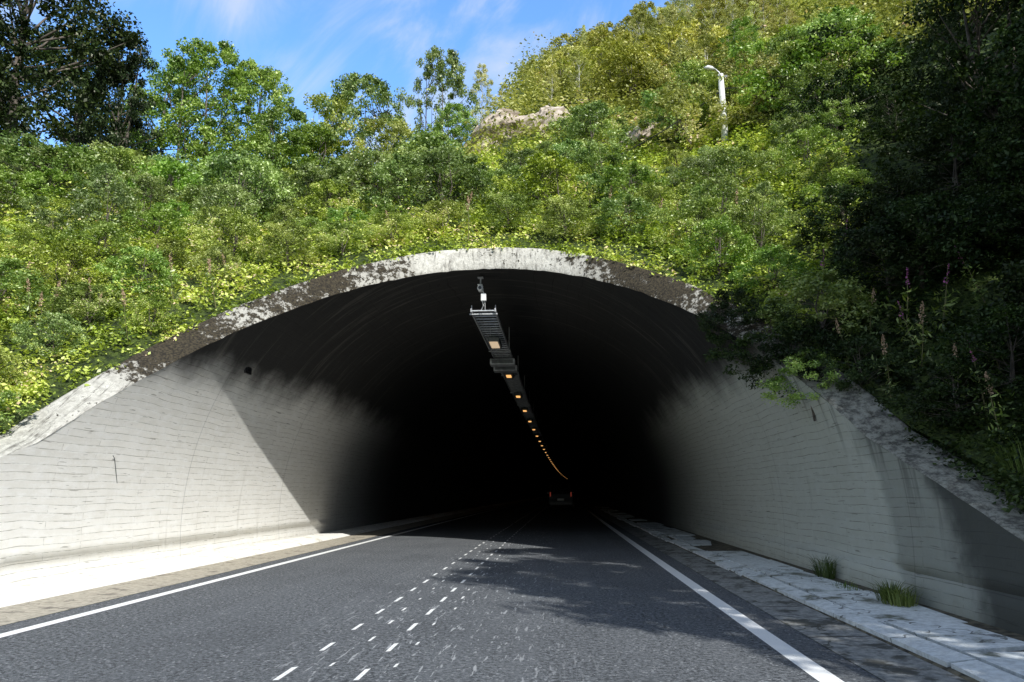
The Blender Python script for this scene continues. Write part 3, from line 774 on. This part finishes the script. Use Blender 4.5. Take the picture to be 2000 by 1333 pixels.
mb = MB(); mb.tube([(.05, 0, -.25), (.07, .05, -.36), (.0, .15, -.47)], .012, 6); mb.tube([(.11, 0, -.25), (.11, .1, -.45)], .009, 6); mb.build('cable', M_WHITE, r)

# ------------------------------------------------------------------ car deep in the tunnel
M_CAR = simple('dark_car_paint', (.015, .016, .019), .3, .3, .1); M_GLASS = simple('dark_glass', (.012, .014, .016), .08)
M_RED = emis('tail_lamp_red', (1, .16, .10), .11); M_PLATE = simple('number_plate_white', (.6, .6, .58), .4, var=.05)
cy = 58.0
car = empty('car', (-.1+bx(cy), cy, 0), 'dark boxy car with red tail lights driving away inside the tunnel', 'car')
car.scale = (.95, 1, 1.15)
prof = [(-2.15, .35), (-2.2, .75), (-2.15, 1.05), (-1.95, 1.6), (-1.8, 1.78), (.55, 1.8), (1.35, 1.15), (2.3, 1.0), (2.4, .7), (2.35, .35)]
mb = MB(); V = []; npf = len(prof)
for sx, w in ((-.92, 1), (-.95, 0), (.95, 0), (.92, 1)):
    for (yy_, zz_) in prof:
        tum = .16*max(0, (zz_-1.05)/.75)
        V.append((math.copysign(abs(sx)-tum, sx), yy_*(1 if w == 0 else .985), zz_))
F = [(i*npf+j, i*npf+(j+1) % npf, (i+1)*npf+(j+1) % npf, (i+1)*npf+j) for i in range(3) for j in range(npf)]
F += [tuple(range(npf))[::-1], tuple(3*npf+j for j in range(npf))]
mb.add(V, F); mb.build('body', M_CAR, car, bevel=.03)
mb = MB(); mb.add([(-.72, -2.175, 1.1), (.72, -2.175, 1.1), (.64, -1.965, 1.62), (-.64, -1.965, 1.62)], [(0,1,2,3)]); mb.build('rear_window', M_GLASS, car)
for s in (-1, 1):
    mb = MB(); mb.box((s*.8, -2.17, 1.05), (.08, .08, .28)); mb.build('tail_light', M_RED, car, bevel=.01)
    for wy in (-1.35, 1.45):
        w = MB(); w.tube([(s*.72, wy, .34), (s*.74, wy, .34), (s*.93, wy, .34), (s*.95, wy, .34)], [.3, .34, .34, .3], 20); wo = w.build('wheel', M_BLACK, car, True)
        w = MB(); w.tube([(s*.94, wy, .34), (s*.965, wy, .34)], [.2, .18], 14); w.build('rim', M_METAL, wo)
    mb = MB(); mb.box((s*1.03, .6, 1.15), (.16, .1, .12)); mb.build('side_mirror', M_BLACK, car, bevel=.01)
mb = MB(); mb.box((0, -2.215, .72), (.52, .02, .12)); mb.build('number_plate', M_PLATE, car)
mb = MB(); mb.box((0, -2.2, .48), (1.7, .14, .2)); mb.build('bumper', M_BLACK, car, bevel=.02)

# ------------------------------------------------------------------ lamp post on the hill with its cables
pt = at(1408, 146, LY); pb = float(H(pt.x, LY)); hp = pt.z-pb
lp = empty('street_lamp', (pt.x, LY, pb), 'pale wooden lamp post with curved arm rising from the bushes on the hill', 'lamp post')
mb = MB(); mb.tube([(0, 0, -.5), (0, 0, hp*.5), (-.01, 0, hp)], [.14, .125, .105], 12); mb.build('pole', M_POLE, lp, True)
mb = MB(); mb.tube([(0, -.1, hp-.25), (-.1, -.14, hp+.02), (-.25, -.17, hp+.13), (-.42, -.2, hp+.17)], .028, 7); mb.build('arm', M_METAL, lp, True)
mb = MB(); mb.tube([(-.3, -.19, hp+.15), (-.38, -.2, hp+.16), (-.55, -.22, hp+.19), (-.68, -.24, hp+.17)], [.04, .08, .09, .03], 10); mb.build('lamp_head', M_WHITE, lp, True)
mb = MB(); mb.box((.16, -.02, hp-.12), (.14, .12, .1)); mb.build('insulator', M_GREY, lp, bevel=.01)
def cable(a, b, sag, label):
    a = Vector(a); b = Vector(b); mb = MB()
    mb.tube([a.lerp(b, t)+Vector((0, 0, -sag*4*t*(1-t))) for t in np.linspace(0, 1, 24)], .02, 5)
    tag(mb.build('power_cable', M_BLACK), label, 'cable')
cable((pt.x+.12, LY, pt.z-.6), tuple(at(1760, 100, 26)), .3, 'dark overhead cable running from the lamp post to the right')
cable((pt.x-.12, LY, pt.z-.75), tuple(at(1150, 330, 27)), .25, 'dark overhead cable dropping left from the lamp post to the bushes')

# ------------------------------------------------------------------ light, sky, camera
SX, SY = -.62, 1.03
sd = Vector((SX, SY, -1.0)).normalized()
sun = bpy.data.lights.new('sun', 'SUN'); sun.energy = 5.0; sun.angle = math.radians(.5); sun.color = (1, .985, .94)
so = link(bpy.data.objects.new('sun', sun)); so.rotation_euler = sd.to_track_quat('-Z', 'Y').to_euler(); so.location = (10, -20, 30)
w = bpy.data.worlds.new('World'); scene.world = w; w.use_nodes = True; nt = w.node_tree; nt.nodes.clear()
N = nt.nodes.new; L = nt.links.new
sky = N('ShaderNodeTexSky'); sky.sky_type = 'NISHITA'; sky.sun_disc = False
sky.sun_elevation = math.asin(-sd.z); sky.sun_rotation = math.atan2(-SX, -SY); sky.altitude = 300; sky.air_density = 1.0; sky.dust_density = .3; sky.ozone_density = 1.5
tc = N('ShaderNodeTexCoord')
def dot(v, s):
    a = N('ShaderNodeVectorMath'); a.operation = 'DOT_PRODUCT'; L(tc.outputs['Generated'], a.inputs[0]); a.inputs[1].default_value = [c*s for c in v]; return a.outputs['Value']
cb = N('ShaderNodeCombineXYZ'); L(dot((.72, 0, .69), 2.0), cb.inputs[0]); L(dot((.69, 0, -.72), 5.5), cb.inputs[1]); L(dot((0, 1, 0), 2.0), cb.inputs[2])
nz = N('ShaderNodeTexNoise'); nz.inputs['Scale'].default_value = 1.5; nz.inputs['Detail'].default_value = 9; nz.inputs['Roughness'].default_value = .6; nz.inputs['Distortion'].default_value = .9
L(cb.outputs[0], nz.inputs['Vector'])
n2 = N('ShaderNodeTexNoise'); n2.inputs['Scale'].default_value = 3.6; n2.inputs['Detail'].default_value = 3; L(tc.outputs['Generated'], n2.inputs['Vector'])
ml = N('ShaderNodeMath'); ml.operation = 'ADD'; L(nz.outputs[0], ml.inputs[0]); L(n2.outputs[0], ml.inputs[1])
mr = N('ShaderNodeMapRange'); mr.interpolation_type = 'SMOOTHSTEP'; mr.inputs['From Min'].default_value = .86; mr.inputs['From Max'].default_value = 1.24; mr.inputs['To Max'].default_value = .9; L(ml.outputs[0], mr.inputs[0])
sp = N('ShaderNodeSeparateXYZ'); bl = N('ShaderNodeMapRange'); bl.interpolation_type = 'SMOOTHSTEP'; bl.inputs['From Min'].default_value = .1; bl.inputs['From Max'].default_value = .7
gr = N('ShaderNodeMixRGB'); gr.blend_type = 'MULTIPLY'; gr.inputs[2].default_value = (1.7, 2.4, 3.05, 1)
mx = N('ShaderNodeMixRGB'); mx.inputs[2].default_value = (5.8, 6.3, 7.0, 1)
bg = N('ShaderNodeBackground'); bg.inputs['Strength'].default_value = .13; ow = N('ShaderNodeOutputWorld')
L(tc.outputs['Generated'], sp.inputs[0]); L(sp.outputs[1], bl.inputs[0]); L(bl.outputs[0], gr.inputs[0]); L(sky.outputs[0], gr.inputs[1])
L(mr.outputs[0], mx.inputs[0]); L(gr.outputs[0], mx.inputs[1]); L(mx.outputs[0], bg.inputs[0]); L(bg.outputs[0], ow.inputs[0])
cam = bpy.data.cameras.new('camera'); cam.sensor_width = 36; cam.lens = FP/2000*36; cam.clip_end = 3000; cam.clip_start = .05
co = link(bpy.data.objects.new('camera', cam)); co.location = (0, 0, CAMZ); co.rotation_euler = (PI/2+PITCH, 0, YAW); scene.camera = co
scene.view_settings.view_transform = 'Standard'; scene.view_settings.look = 'None'; scene.view_settings.exposure = 0
